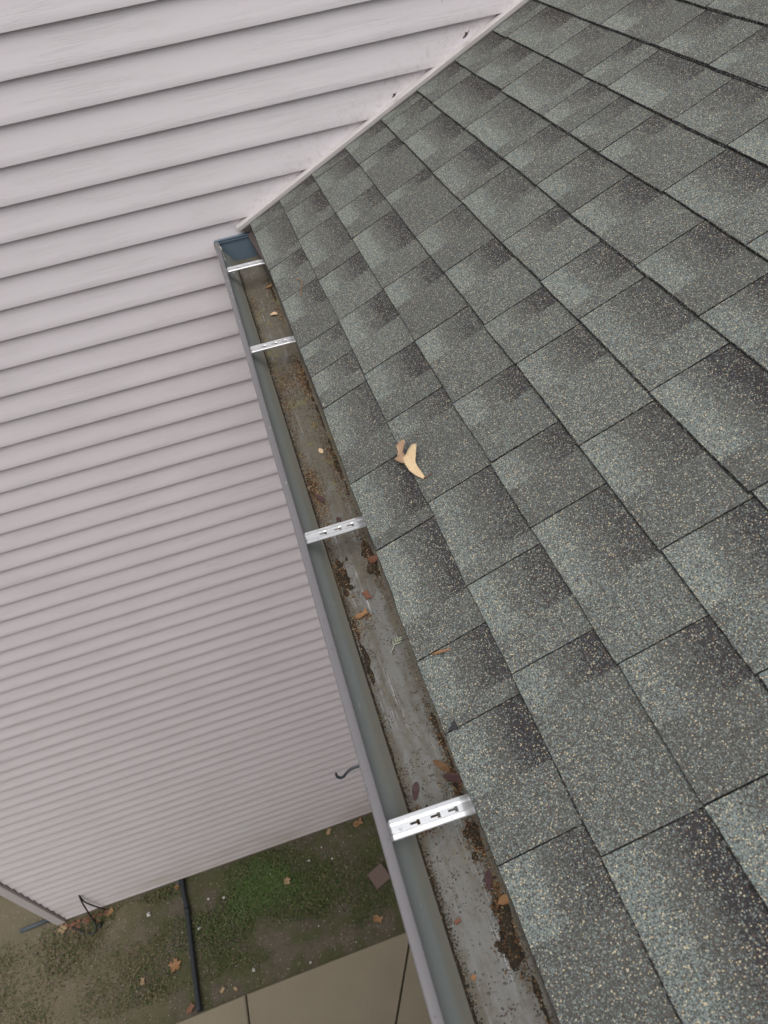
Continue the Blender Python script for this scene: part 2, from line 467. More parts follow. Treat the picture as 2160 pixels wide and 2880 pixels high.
# grass, clover and dead stems: uncountable
def grass_density(x, y):
    d = .12 + .34*mnoise.noise(Vector((x*3.1, y*3.1, 9)))
    for cx, cy, sx, sy, a in ((-1.47,-.2,.22,.2,1.3), (-1.28,-.33,.22,.14,.9), (-1.0,-.55,.26,.14,.6), (-1.75,-.45,.25,.16,.35), (-.7,-.4,.35,.22,.14),
                              (-2.3,-.05,.12,.05,.9), (-3.25,-.3,.4,.25,.10), (-2.7,-.7,.5,.3,.06), (-1.15,-.72,.22,.13,-.7), (-1.9,-.15,.2,.12,-.3), (-2.5,-.2,.22,.12,-.3), (-3.6,.3,.35,.3,-.3), (-2.83,-.06,.05,.05,.9)):
        d += a*math.exp(-((x-cx)/sx)**2 - ((y-cy)/sy)**2)
    if y < -.8: d -= (-.8-y)*3.0
    return d
def grass():
    v = []; f = []
    tries = 0
    while len(f) < 52000 and tries < 260000:
        tries += 1
        x, y = ru(-4.4, .1), ru(-.985, .9)
        if y > -.01 and x > -3.17: continue
        if rnd() > grass_density(x, y): continue
        g = math.exp(-((x+1.4)/.45)**2 - ((y+.3)/.3)**2)
        L = ru(.014, .036) * (1 + .5*g); wd = ru(.002, .0042); a = ru(0, 6.283)
        flat = ru(.35, 1.0)
        dx, dy = math.cos(a), math.sin(a)
        tip = (x+dx*L*flat, y+dy*L*flat, ZG + .004 + L*(1.05-flat)*.9 + .006)
        n = len(v)
        zb = ZG - .004
        if rnd() < .25 + .4*g:            # rounded weed leaf lying open
            r = ru(.004, .009); zz = ZG + ru(.006, .022)
            v += [(x-r, y, zz), (x, y-r, zz+ru(-.003,.003)), (x+r, y, zz+ru(-.003,.003)), (x, y+r, zz)]
            f.append((n, n+1, n+2, n+3))
        else:
            v += [(x-dy*wd, y+dx*wd, zb), (x+dy*wd, y-dx*wd, zb), tip]
            f.append((n, n+1, n+2))
    o = mesh_obj('grass', v, f, M['grass'])
    tag(o, 'thin patchy grass and weeds between the siding wall and the walkway', 'grass', kind='stuff')
grass()

# ------------------------------------------------------------------ sided house wall
wall = empty('house_wall', (-1.5, 0, ZB), 'tall house wall of pale pinkish grey horizontal vinyl siding', 'house wall')
def siding_board(zk, ztop, x0, x1):
    segs = 10; prof = [(.016, zk), (.0012, zk), (.0002, zk+.0006), (0, zk+.0016)]
    hgt = ztop - zk
    for i in range(1, 6):
        t = i/5
        prof.append((.0135*(1-(1-t)**1.3), zk+.003+(hgt+.004)*t))
    v = []; f = []
    k = len(prof); ph = ru(0, 50)
    for i in range(segs+1):
        x = x0+(x1-x0)*i/segs
        dy = mnoise.noise(Vector((x*1.7, ph, zk*7)))*.0009
        dz = mnoise.noise(Vector((x*.8, ph, zk*3+5)))*.0006
        for (y, z) in prof: v.append((x, y+dy, z+dz))
    for i in range(segs):
        for j in range(k-1): f.append((i*k+j, (i+1)*k+j, (i+1)*k+j+1, i*k+j+1))
    o = mesh_obj('siding_board', v, f, M['siding'], wall, smooth=True)
    me = o.data
    for p in me.polygons: p.use_smooth = True
    return o
k = -9
while True:
    zk = Z0 - k*BE; zt = zk+BE
    if zt < ZB+.02: break
    if zk < ZB: zk = ZB
    xr = .16 if zt < .0 else 3.0
    seam = {22: -.405, 9: None}.get(k)
    if seam:
        a = siding_board(zk, zt, XC+.008, seam-.0005)
        b = siding_board(zk, zt, seam-.012, xr); b.location.y += -.0012
    else: siding_board(zk, zt, XC+.008, xr)
    k += 1
mb = MB(); mb.box((-3.13, .0165, ZB-.002), (3.0, .15, 1.62))
mb.build('wall_sheathing', M['grime'], wall)
mb = MB(); mb.box((-3.10, .012, ZG-.25), (.16, .14, ZB-.004)); mb.build('foundation', M['concrete'], wall)
# corner post with its receiving channel
mb = MB()
prof = [(XC, .012), (XC, -.016), (XC-.004, -.019), (XC-.072, -.019), (XC-.076, -.016), (XC-.076, .07), (XC-.070, .074), (XC-.05, .074)]
zt, zb2 = 1.62, ZB-.012
for i in range(len(prof)-1):
    a, b = prof[i], prof[i+1]
    mb.quad((a[0],a[1],zb2), (b[0],b[1],zb2), (b[0],b[1],zt), (a[0],a[1],zt))
mb.build('corner_post', M['trim'], wall)
# moulding where the roof meets the wall (slanted channel)
mb = MB()
s0, s1 = -.034, 3.1
sec = [(.0, -.004), (-.0170, -.002), (-.0185, .002), (-.0185, .0125), (-.0165, .0150), (-.012, .0160), (.012, .0160)]
n0 = 0
for i in range(len(sec)-1):
    (ya, na), (yb, nb) = sec[i], sec[i+1]
    mb.quad(RP(s0, ya, na), RP(s0, yb, nb), RP(s1, yb, nb), RP(s1, ya, na))
nv = len(mb.v); mb.v += [RP(s0, y, n) for y, n in sec]; mb.f.append(tuple(range(nv, nv+len(sec)))); mb.m.append(0)
mb.build('roof_channel', M['trim'], wall)
# dark flashing foot under the channel end
mb = MB()
P = [RP(-.022, -.020, -.004), RP(.03, -.026, -.004), RP(.03, -.026, -.020), RP(-.022, -.020, -.014)]
mb.v += P + [(p[0], -.001, p[2]) for p in P]
for q in ((0,1,2,3),(4,7,6,5),(0,3,7,4),(0,4,5,1),(3,2,6,7)): mb.f.append(q); mb.m.append(0)
mb.build('step_flashing', M['brown'], wall)

# ------------------------------------------------------------------ roof
roof = empty('shingle_roof', (0.3, -1.5, 0), 'sloping roof of weathered grey green asphalt shingles above the gutter', 'roof')
SJ = [.0138, .1407, .2802, .4216, .5668, .7134, .8594, 1.0035, 1.1494, 1.2863]
while len(SJ) < 17: SJ.append(SJ[-1] + EXP)
SLOTS = {0: [.113,.401,.613,.877,1.017,1.153,1.423,1.618,1.869,2.002,2.196],
 1: [.142,.36,.642,.88,1.137,1.326,1.587,1.794,1.972,2.24],
 2: [.072,.369,.566,.883,1.143,1.394,1.589,1.762,2.038,2.24],
 3: [.194,.486,.77,.986,1.243,1.404,1.669,1.92,2.137],
 4: [.083,.267,.544,.762,1.028,1.231,1.399,1.652,1.913],
 5: [.172,.449,.716,.916,1.095,1.361,1.568], 6: [.198,.4,.664,.813,.963,1.22,1.486],
 7: [.129,.405,.622,.745,1.031,1.218], 8: [.299,.452,.726,.939], 9: [.2,.46,.72]}
Y0, YR, YL = .020, 3.3, 9.0
for j in range(len(SJ)-1):
    l = SLOTS.setdefault(j, [ru(.05, .3)])
    alt = j % 2
    while l[-1] < YR-.15:
        l.append(l[-1] + (ru(.26, .285) if alt else ru(.185, .225))); alt ^= 1
SLOTS[len(SJ)-1] = [.1, .3, .6]
eave_wave = lambda y: .0035*math.sin((y-.35)*3.6) if y < 1.25 else (-.004 if 1.75 < y < 2.1 else 0.0)

def shingle(j, ya, yb, ub):
    gap = .0016 if ya < 1.7 else .0011
    a, b = ya+gap, yb-gap
    s0 = SJ[j]; s1 = SJ[j+1] + .022
    T = ru(.0044, .0060); nlift = ru(-.0002, .0008)
    n = 7; v = []; uv = []; uv2 = []
    sh = ru(-.0016, .0016); skew = ru(-.0016, .0016)
    rr = rnd()
    lam = ru(.0020, .0042) if rnd() < .45 and j > 0 else .0003
    for i in range(n+1):
        t = i/n; y = a+(b-a)*t
        jit = mnoise.noise(Vector((y*55, j*7.7, 0)))*.0013 + mnoise.noise(Vector((y*210, j*3.1, 5)))*.0009
        sl = s0 + sh + skew*(t-.5)*2 + jit + (eave_wave(y) if j == 0 else 0)
        wave = mnoise.noise(Vector((y*5, s0*4, 2)))*.0010
        yj = -y
        el = lam*(.6+.4*mnoise.noise(Vector((y*40, j*2.2, 9))))
        rows = ((sl-el, -T-.0005, -.02), (sl-el, -T*.52, -.02), (sl, -T*.55, -.02), (sl, nlift+wave-.0012, -.02), (sl+.0012, nlift+wave, 0.0), (s1, -.0066+wave*.5, 1.16))
        for (s, nn, vc) in rows:
            e = 0.0
            if i == 0: e = -mnoise.noise(Vector((s*70, y*9, 1)))*.0008
            v.append(RP(s, yj+e, nn)); uv.append((t, max(vc, 0))); uv2.append((ub, rr))
    f = []; fm = []
    for i in range(n):
        p, q = i*6, (i+1)*6
        for k in range(5):
            f.append((p+k, p+k+1, q+k+1, q+k)); fm.append(0 if k == 4 else 1)
    # cut ends
    for p in (0, n*6):
        z = len(v)
        v.append(RP(s1, -(a if p == 0 else b), -.0066-T)); uv.append((0, 0)); uv2.append((ub, rr))
        f.append((p, z, p+5, p+4, p+3, p+2, p+1)); fm.append(1)
    return mesh_obj('shingle', v, f, [M['shingle'], M['edge']], roof, fmat=fm, uvs=uv, uv2=uv2)

for j in range(len(SJ)-1):
    l = [Y0] + [y for y in SLOTS[j]]
    for a, b in zip(l[:-1], l[1:]):
        nx = [y for y in SLOTS[j+1] if a+.05 < y < b-.02]
        ub = (nx[0]-a)/(b-a) if nx else ru(.4, .65)
        shingle(j, a, b, ub)
# underlayer that shows in the joints, with a starter course at the eave
mb = MB()
mb.v += [RP(.019, -Y0, -.0075), RP(SJ[-1], -Y0, -.0155), RP(SJ[-1], -YR, -.0155), RP(.019, -YR, -.0075)]
mb.f.append((0, 3, 2, 1)); mb.m.append(0)
for j in range(len(SJ)-1):
    pass
mb.build('underlayment', M['edge'], roof)
mb = MB(); mb.quad(RP(.014, -YR, -.003), RP(.014, -YL, -.003), RP(SJ[-1], -YL, -.003), RP(SJ[-1], -YR, -.003)); mb.build('far_roofing', M['edge'], roof)
mb = MB(); mb.v += [RP(.017, -Y0, -.0068), RP(.017, -YR, -.0068), RP(.13, -YR, -.0120), RP(.13, -Y0, -.0120), RP(.017, -Y0, -.0110), RP(.017, -YR, -.0110)]
mb.f += [(0,1,2,3), (0,4,5,1)]; mb.m += [0, 0]
mb.build('starter_strip', M['edge'], roof)
mb = MB()
dp = [(.045, -.006), (.0215, -.0165), (.0175, -.024), (.0165, -.034), (.022, -.036)]
for (xa, za), (xb, zb_) in zip(dp[:-1], dp[1:]):
    mb.quad((xa, -Y0, za), (xb, -Y0, zb_), (xb, -YL, zb_), (xa, -YL, za))
mb.build('drip_edge', M['brown'], roof)
# slanted brown apron at the wall end of the gutter
mb = MB()
mb.quad((-.008, -.016, -.0330), (.014, -.016, -.1125), (.0215, -.30, -.1125), (.0175, -.30, -.0330))
mb.quad((-.008, -.016, -.0330), (.0175, -.30, -.0330), (.024, -.30, -.026), (.010, -.016, -.018))
mb.build('end_apron', M['brown'], roof)
mb = MB()
mb.box((.0265, -YL, -.20), (.045, -.014, -.022)); mb.build('fascia_board', M['trim'], roof)
mb = MB()
mb.box((.0455, -YL, -.195), (.155, -.014, -.185)); mb.build('soffit', M['trim'], roof)
# lower wall under the eave
v = []; f = []
z = -.186; i = 0
while z > ZG-.02:
    z2 = max(z-BE, ZG-.03)
    v += [(.161, -.014, z), (.150, -.014, z2), (.150, -YL, z2), (.161, -YL, z)]
    f.append((i, i+1, i+2, i+3))
    v += [(.161, -.014, z2), (.161, -YL, z2)]
    f.append((i+1, i+4, i+5, i+2)); i += 6; z = z2
mesh_obj('lower_wall', v, f, M['siding'], roof)
mb = MB(); mb.box((-2.9, -3.8, ZG-.03), (.149, -3.6, 1.1)); mb.build('shade_wall', M['brick'], roof)  # unseen wall added behind the camera to darken the lower siding and yard
mb = MB(); mb.quad(RP(.06, -YL, -.03), RP(SJ[-1], -YL, -.03), (SJ[-1]*CT, -YL, -.2), (.06, -YL, -.2)); mb.build('end_gable', M['trim'], roof)

# ------------------------------------------------------------------ gutter
gut = empty('gutter', (-.05, -1.5, GB), 'long taupe metal eave gutter full of grit beside the shingles', 'gutter')
G0, G1 = -.006, -YL
def strip(prof, ya, yb, nseg, amp=.0012, seed=0.0):
    v = []; f = []; k = len(prof)
    for i in range(nseg+1):
        y = ya+(yb-ya)*i/nseg
        w1 = mnoise.noise(Vector((y*2.3, seed, 0)))*amp
        for (x, z) in prof: v.append((x+w1, y, z+w1*.4))
    for i in range(nseg):
        for j in range(k-1): f.append((i*k+j, i*k+j+1, (i+1)*k+j+1, (i+1)*k+j))
    return v, f
# folded front lip
v, f = strip([(-.1235, GZ-.024), (-.1255, GZ-.020), (-.1262, GZ-.003), (-.1252, GZ-.0006), (-.1235, GZ), (-.1125, GZ-.0006), (-.1102, GZ-.002), (-.1098, GZ-.006), (-.1110, GZ-.0115)], G0, G1, 100)
mesh_obj('front_lip', v, f, M['lip'], gut, smooth=True)
# inner front face (ogee)
v, f = strip([(-.1118, GZ-.0050), (-.1122, GZ-.016), (-.1095, GZ-.030), (-.1030, GZ-.0415), (-.0945, GZ-.0510), (-.0875, GZ-.0620), (-.0815, GZ-.0735), (-.0745, GB+.0008)], G0, G1, 100)
mesh_obj('inner_face', v, f, M['gside'], gut, smooth=True)
# outer ogee
v, f = strip([(-.1235, GZ-.024), (-.1225, GZ-.030), (-.1190, GZ-.036), (-.1085, GZ-.0455), (-.0985, GZ-.0545), (-.0910, GZ-.066), (-.0845, GZ-.079), (-.0790, GB-.0022), (.0235, GB-.0022), (.0245, GZ)], G0, G1, 100)
mesh_obj('outer_shell', v, f, M['lip'], gut, smooth=True)
# floor
v, f = strip([(-.0750, GB+.0005), (-.060, GB), (-.03, GB-.0006), (0, GB), (.0155, GB+.0004), (.0222, GB+.003), (.0230, GZ-.008)], G0, G1, 120, .0008, 4)
mesh_obj('floor', v, f, M['gbot'], gut, smooth=True)
# end cap with turned rim
mb = MB()
cap = [(-.1255, GZ-.001), (-.1225, GZ-.028), (-.1065, GZ-.0435), (-.0885, GZ-.0645), (-.0765, GB), (.0235, GB), (.0235, GZ+.001)]
yc = -.0125
nv = len(mb.v); mb.v += [(x, yc, z) for x, z in cap]; mb.f.append(tuple(range(nv, nv+len(cap)))); mb.m.append(0)
mb.box((-.1245, -.0165, GZ-.001), (.0235, -.0040, GZ+.0022))
mb.box((-.118, -.0175, GZ-.0085), (.0200, -.0126, GZ-.0052))
fix_normals(mb.build('end_cap', M['blue'], gut))
mb = MB(); mb.box((-.1275, -.010, GZ-.028), (-.1262, -.0025, GZ-.002)); mb.box((-.1285, -.026, GZ-.022), (-.1266, -.0105, GZ-.005)); mb.build('end_cap_rim', M['brown'], gut)
# old sealant bead inside the far corner
mb = MB()
pts = spline([(-.112, -.040, GZ-.010), (-.108, -.075, GZ-.028), (-.104, -.105, GZ-.0435), (-.094, -.145, GZ-.053), (-.084, -.19, GZ-.0725)], 5)
mb.tube(pts, .0016, 6, radii=[.0032 if i < 4 else .0016*(1+.35*math.sin(i*2.1)) for i in range(len(pts))])
mb.tube([(-.1135, -.045, GZ-.004), (-.1115, -.060, GZ-.0055), (-.1105, -.078, GZ-.0085)], .004, 7, radii=[.002, .0055, .003])
mb.build('sealant_bead', M['sealant'], gut, True)

# hangers: ribbed aluminium straps with keyhole slots
def hanger(yc, rot, W=.0305):
    hw = W/2
    ys = [(-hw, .0), (-hw+.0010, .0016), (-.0092, .0018), (-.0086, -.0055), (-.0058, -.0055), (-.0050, .0004), (-.0017, .0004), (.0017, .0004), (.0050, .0004), (.0058, -.0055), (.0086, -.0055), (.0092, .0018), (hw-.0010, .0016), (hw, .0)]
    x0, x1 = -.1108, .040
    zc = GZ - .0042
    slots = [(-.0790, -.0645), (-.0480, -.0335), (-.0215, -.0070)]
    xs = sorted({x0, x0+.004, -.09, -.055, -.027, .0, .012, x1} | {v for s in slots for v in (s[0], s[0]+.0098, s[1])})
    v = []; f = []; idx = {}
    for i, x in enumerate(xs):
        drop = -.0035 if x == x0 else (0 if x < .012 else -.001)
        wid = .88 if x == x0 else 1.0
        for k2, (y, z) in enumerate(ys):
            idx[i, k2] = len(v); v.append((x, y*wid, zc+z+drop))
    for i in range(len(xs)-1):
        xm = (xs[i]+xs[i+1])/2
        for k2 in range(len(ys)-1):
            hole = False
            for s in slots:
                if s[0] < xm < s[0]+.0098 and k2 == 6: hole = True
                if s[0]+.0098 < xm < s[1] and k2 in (5, 6, 7): hole = True
            if hole: continue
            f.append((idx[i, k2], idx[i+1, k2], idx[i+1, k2+1], idx[i, k2+1]))
    c, s_ = math.cos(rot), math.sin(rot)
    v = [((x-x0)*c - y*s_ + x0, (x-x0)*s_ + y*c + yc, z) for x, y, z in v]
    o = mesh_obj('hanger', v, f, M['alu'], gut)
    m = o.modifiers.new('thickness', 'SOLIDIFY'); m.thickness = .0012; m.offset = -1
    # clip that grips under the lip
    mb = MB()
    mb.box((-.1120, yc-hw*.8, zc-.012), (-.1104, yc+hw*.8, zc-.003))
    g = mb.build('clip', M['alu'], o)
    g.matrix_parent_inverse = Matrix.Identity(4)
    # screw into the fascia
    mb = MB(); mb.tube([(.012, yc, zc-.006), (.030, yc, zc-.006)], .0035, 8)
    g = mb.build('screw', M['alu'], o); g.matrix_parent_inverse = Matrix.Identity(4)
    return o
hanger(-.238, -.02); hanger(-.750, -.015); hanger(-1.497, .0); hanger(-2.094, -.012); hanger(-2.72, .01)

# ------------------------------------------------------------------ grit and crumbs in the gutter (uncountable)
def crumbs():
    v = []; f = []; fm = []
    def bit(x, y, z, r, m, flat=.7, el=1.0):
        n = len(v); a = ru(0, 6.28)
        tet = ((1,0,0),(-.5,.87,0),(-.5,-.87,0),(.1,0,1.1*flat))
        for (px, py, pz) in tet:
            px *= el; qx = px*math.cos(a)-py*math.sin(a); qy = px*math.sin(a)+py*math.cos(a)
            v.append((x+qx*r*ru(.7,1.2), y+qy*r*ru(.7,1.2), z+pz*r*ru(.6,1.1)))
        for q in ((0,1,3),(1,2,3),(2,0,3)): f.append(tuple(n+i for i in q)); fm.append(m)
    # heaps: x, y, spread x, spread y, count, mix (black, brown, straw, rust)
    H = [(-.066,-1.545,.010,.035,420,(.7,.2,.07,.03)), (.008,-1.53,.008,.05,330,(.65,.25,.06,.04)), (-.055,-1.27,.010,.05,360,(.15,.5,.25,.1)), (-.06,-1.345,.008,.05,200,(.4,.4,.15,.05)),
         (-.045,-.86,.018,.06,300,(.4,.4,.15,.05)), (.006,-.82,.010,.07,460,(.35,.45,.12,.08)), (-.01,-.80,.035,.022,420,(.75,.2,.05,0)), (-.06,-.93,.007,.09,180,(.3,.45,.2,.05)), (.004,-1.0,.010,.12,260,(.6,.3,.07,.03)), (.006,-1.22,.009,.09,420,(.6,.28,.07,.05)),
         (.012,-.46,.007,.05,160,(.3,.4,.25,.05)), (-.02,-.33,.03,.05,120,(.6,.3,.1,0)), (.006,-.28,.01,.06,200,(.6,.3,.1,0)), (-.055,-.35,.008,.07,160,(.4,.4,.2,0)), (-.05,-1.665,.010,.006,50,(.1,.5,.25,.15)), (-.062,-1.69,.005,.012,40,(.2,.5,.2,.1)),
         (.012,-2.222,.008,.030,620,(.75,.18,.05,.02)), (.002,-2.262,.010,.02,260,(.9,.1,0,0)), (.014,-2.19,.006,.02,150,(.5,.35,.15,0)), (-.055,-2.07,.012,.010,220,(.45,.35,.2,0)), (.01,-2.03,.010,.02,320,(.75,.2,.05,0)), (.012,-2.12,.010,.02,320,(.75,.2,.03,.02)), (.018,-2.33,.006,.06,240,(.8,.15,.05,0)),
         (.014,-1.95,.006,.06,330,(.85,.12,.03,0)), (.016,-2.0,.006,.03,180,(.7,.2,.1,0))]
    for (cx, cy, sx, sy, n, mx) in H:
        for _ in range(int(n*2.2)):
            x = random.gauss(cx, sx); y = random.gauss(cy, sy)
            x = min(max(x, -.0735), .0215)
            r3 = rnd(); m = 0
            acc = 0
            for i, q in enumerate(mx):
                acc += q
                if r3 < acc: m = i; break
            el = 1.0 if m == 0 else ru(1.0, 2.2)
            bit(x, y, GB+ru(.0002, .0016), ru(.0004, .0013) if m == 0 else ru(.0007, .0022), m, .9, el)
    # wet sludge: low uneven mounds whose rims sink into the floor
    for (cx, cy, sx, sy, hh) in ((-.064,-1.545,.016,.045,.0026), (.012,-1.53,.014,.06,.0026), (-.062,-1.27,.008,.05,.0018), (.015,-.84,.010,.09,.0024), (.016,-1.22,.009,.12,.0022), (.017,-1.0,.008,.14,.0020), (.016,-.30,.009,.10,.0020),
                                 (.013,-2.222,.013,.036,.0040), (.004,-2.265,.014,.022,.0028), (.015,-2.03,.011,.028,.003), (.014,-2.12,.013,.026,.003), (-.058,-2.07,.014,.014,.0022), (.017,-1.95,.008,.08,.0024), (.019,-2.33,.007,.07,.0024), (-.066,-1.75,.006,.10,.0016)):
        nx_, ny_ = 12, 26; b0 = len(v)
        for iy in range(ny_+1):
            for ix in range(nx_+1):
                a, b = ix/nx_*2-1, iy/ny_*2-1
                x, y = cx+a*sx*1.9, cy+b*sy*1.9
                g = math.exp(-2.2*(a*a+b*b))
                z = hh*(g*1.25 - .42 + .75*mnoise.noise(Vector((x*95, y*55, cy*3))) + .35*mnoise.noise(Vector((x*300, y*300, 1)))) - .0006
                if abs(a) == 1 or abs(b) == 1: z = -.003
                x = min(max(x, -.0742), .0215)
                v.append((x, y, GB+max(z, -.003)))
        for iy in range(ny_):
            for ix in range(nx_):
                q = b0+iy*(nx_+1)+ix; f.append((q, q+1, q+nx_+2, q+nx_+1)); fm.append(4)
    # continuous ragged drift of granules along the foot of the inner face
    b0 = len(v); NS = 700
    for i in range(NS+1):
        y = -.05 - 2.5*i/NS
        wv = .0042 + .0034*mnoise.noise(Vector((y*28, 1, 0))) + .0022*mnoise.noise(Vector((y*120, 4, 0)))
        wv = max(wv*(.75+.5*mnoise.noise(Vector((y*5, 8, 0)))), .0006)
        for (fx, hz) in ((-.0012, .0030), (.0006+wv*.45, .0016), (.0006+wv, -.0012)):
            v.append((-.0745+fx, y, GB+hz+.0005*mnoise.noise(Vector((y*260, fx*900, 2)))))
    for i in range(NS):
        for k2 in (0, 1):
            q = b0+i*3+k2; f.append((q, q+1, q+4, q+3)); fm.append(4)
    # line of grit along the foot of the inner face, and thin scatter
    for _ in range(7500):
        y = ru(-2.5, -.12)
        d = .55 + mnoise.noise(Vector((y*9, 2, 0)))*.9
        if rnd() > d: continue
        x = -.0730 + abs(random.gauss(0, .0045)); m = 0 if rnd() < .88 else random.choice((1, 1, 2))
        bit(x, y, GB+ru(.0004, .002), ru(.0005, .0015), m, .8, 1 if m == 0 else ru(1, 2))
    for _ in range(1500):
        x, y = ru(-.07, .022), ru(-2.5, -.15)
        if mnoise.noise(Vector((x*22, y*7, 7))) < ru(-.35, .4): continue
        m = 0 if rnd() < .8 else random.choice((1, 2))
        bit(x, y, GB+.0003, ru(.0003, .0011)*(1.5 if rnd() < .08 else 1), m)
    for _ in range(2000):
        y = ru(-2.5, -.15); x = .0205 - abs(random.gauss(0, .006))
        if mnoise.noise(Vector((y*6, 5, 7))) < ru(-.5, .35): continue
        bit(x, y, GB+.0006, ru(.0004, .0011), 0 if rnd() < .7 else 1)
    # stray specks on the lip
    for _ in range(26):
        bit(ru(-.124, -.112), ru(-2.4, -1.4), GZ+.0004, ru(.0004, .0011), 0)
    o = mesh_obj('gutter_grit', v, f, [M['black'], M['bark'], M['straw'], M['rust'], M['sludge']], fmat=fm)
    tag(o, 'dark grit and leaf crumbs lying on the gutter floor', 'grit', kind='stuff')
crumbs()

# ------------------------------------------------------------------ single leaves and seeds
OVAL = [(0, 0), (.12, .16), (.32, .30), (.55, .33), (.78, .22), (.93, .09), (1, 0), (.93, -.08), (.78, -.20), (.55, -.31), (.32, -.29), (.12, -.15)]
SEED = [(0, 0), (.10, .09), (.25, .12), (.5, .17), (.75, .16), (.93, .08), (1, 0), (.9, -.07), (.7, -.12), (.45, -.12), (.2, -.09), (.08, -.07)]
MAPLE = [(0, .02), (.06, .16), (-.10, .34), (.14, .36), (.16, .52), (.34, .36), (.42, .30), (.58, .56), (.66, .40), (.84, .42), (.68, .20), (.78, .14), (1.05, .0),
         (.78, -.12), (.66, -.20), (.86, -.40), (.66, -.38), (.56, -.54), (.40, -.28), (.32, -.34), (.16, -.50), (.13, -.34), (-.10, -.32), (.06, -.14), (0, -.02)]
SCRAP = [(0, .2), (.3, .32), (.62, .22), (1, .36), (.92, .02), (.98, -.3), (.6, -.22), (.25, -.36), (.05, -.18)]
def leaf(name, label, cat, pos, ang, L, outline, mat, curl=.15, tilt=0.0, wid=.9, frame=None, stem=0.0, group=None, lift=0.001):
    """a thin curled leaf: fan rings from a midrib outline, with thickness; frame = 3x3 columns (x, y, normal)"""
    n = len(outline); cx = .5
    ring = []
    for fr in (1.0, .6):
        for (x, y) in outline:
            ring.append((cx+(x-cx)*fr, y*fr*wid))
    ring.append((cx, 0))
    ca, sa = math.cos(ang), math.sin(ang)
    seed = ru(0, 100); pts = []
    for (x, y) in ring:
        z = curl*((y*2)**2) + curl*.7*(x-.45)**2 + .05*mnoise.noise(Vector((x*3, y*3, seed))) + tilt*x
        pts.append((x*L, y*L, z*L))
    zmin = min(p[2] for p in pts)
    pts = [(x, y, z-zmin+lift) for x, y, z in pts]
    th = .0004
    v = []
    for side in (0, 1):
        for (x, y, z) in pts:
            X = x*ca-y*sa; Y = x*sa+y*ca; Z = z+(th if side else 0)
            if frame: q = Vector(pos)+frame[0]*X+frame[1]*Y+frame[2]*Z
            else: q = Vector(pos)+Vector((X, Y, Z))
            v.append(q)
    f = []; K = len(pts)
    for i in range(n):
        j = (i+1) % n
        for o, flip in ((0, True), (K, False)):
            a = (o+i, o+j, o+n+j, o+n+i); b = (o+n+i, o+n+j, o+2*n)
            f += [a[::-1], b[::-1]] if flip else [a, b]
        f.append((i, j, K+j, K+i))
    o = mesh_obj(name, v, f, mat, smooth=False)
    if stem:
        mb = MB(); A = (v[K] + v[K+n-1])/2
        dirv = (v[K]-v[K+2*n]).normalized(); up = frame[2] if frame else Vector((0, 0, 1))
        side = dirv.cross(up)
        mb.tube([A, A+dirv*stem*.5+up*.002+side*stem*.06, A+dirv*stem+side*stem*.22+up*.001], .0009, 5, radii=[.0011, .0008, .0006])
        # stem belongs to the leaf
        s_ = mb.build('stem', mat); s_.parent = o
    tag(o, label, cat, group)
    # centre the origin on the leaf
    return o

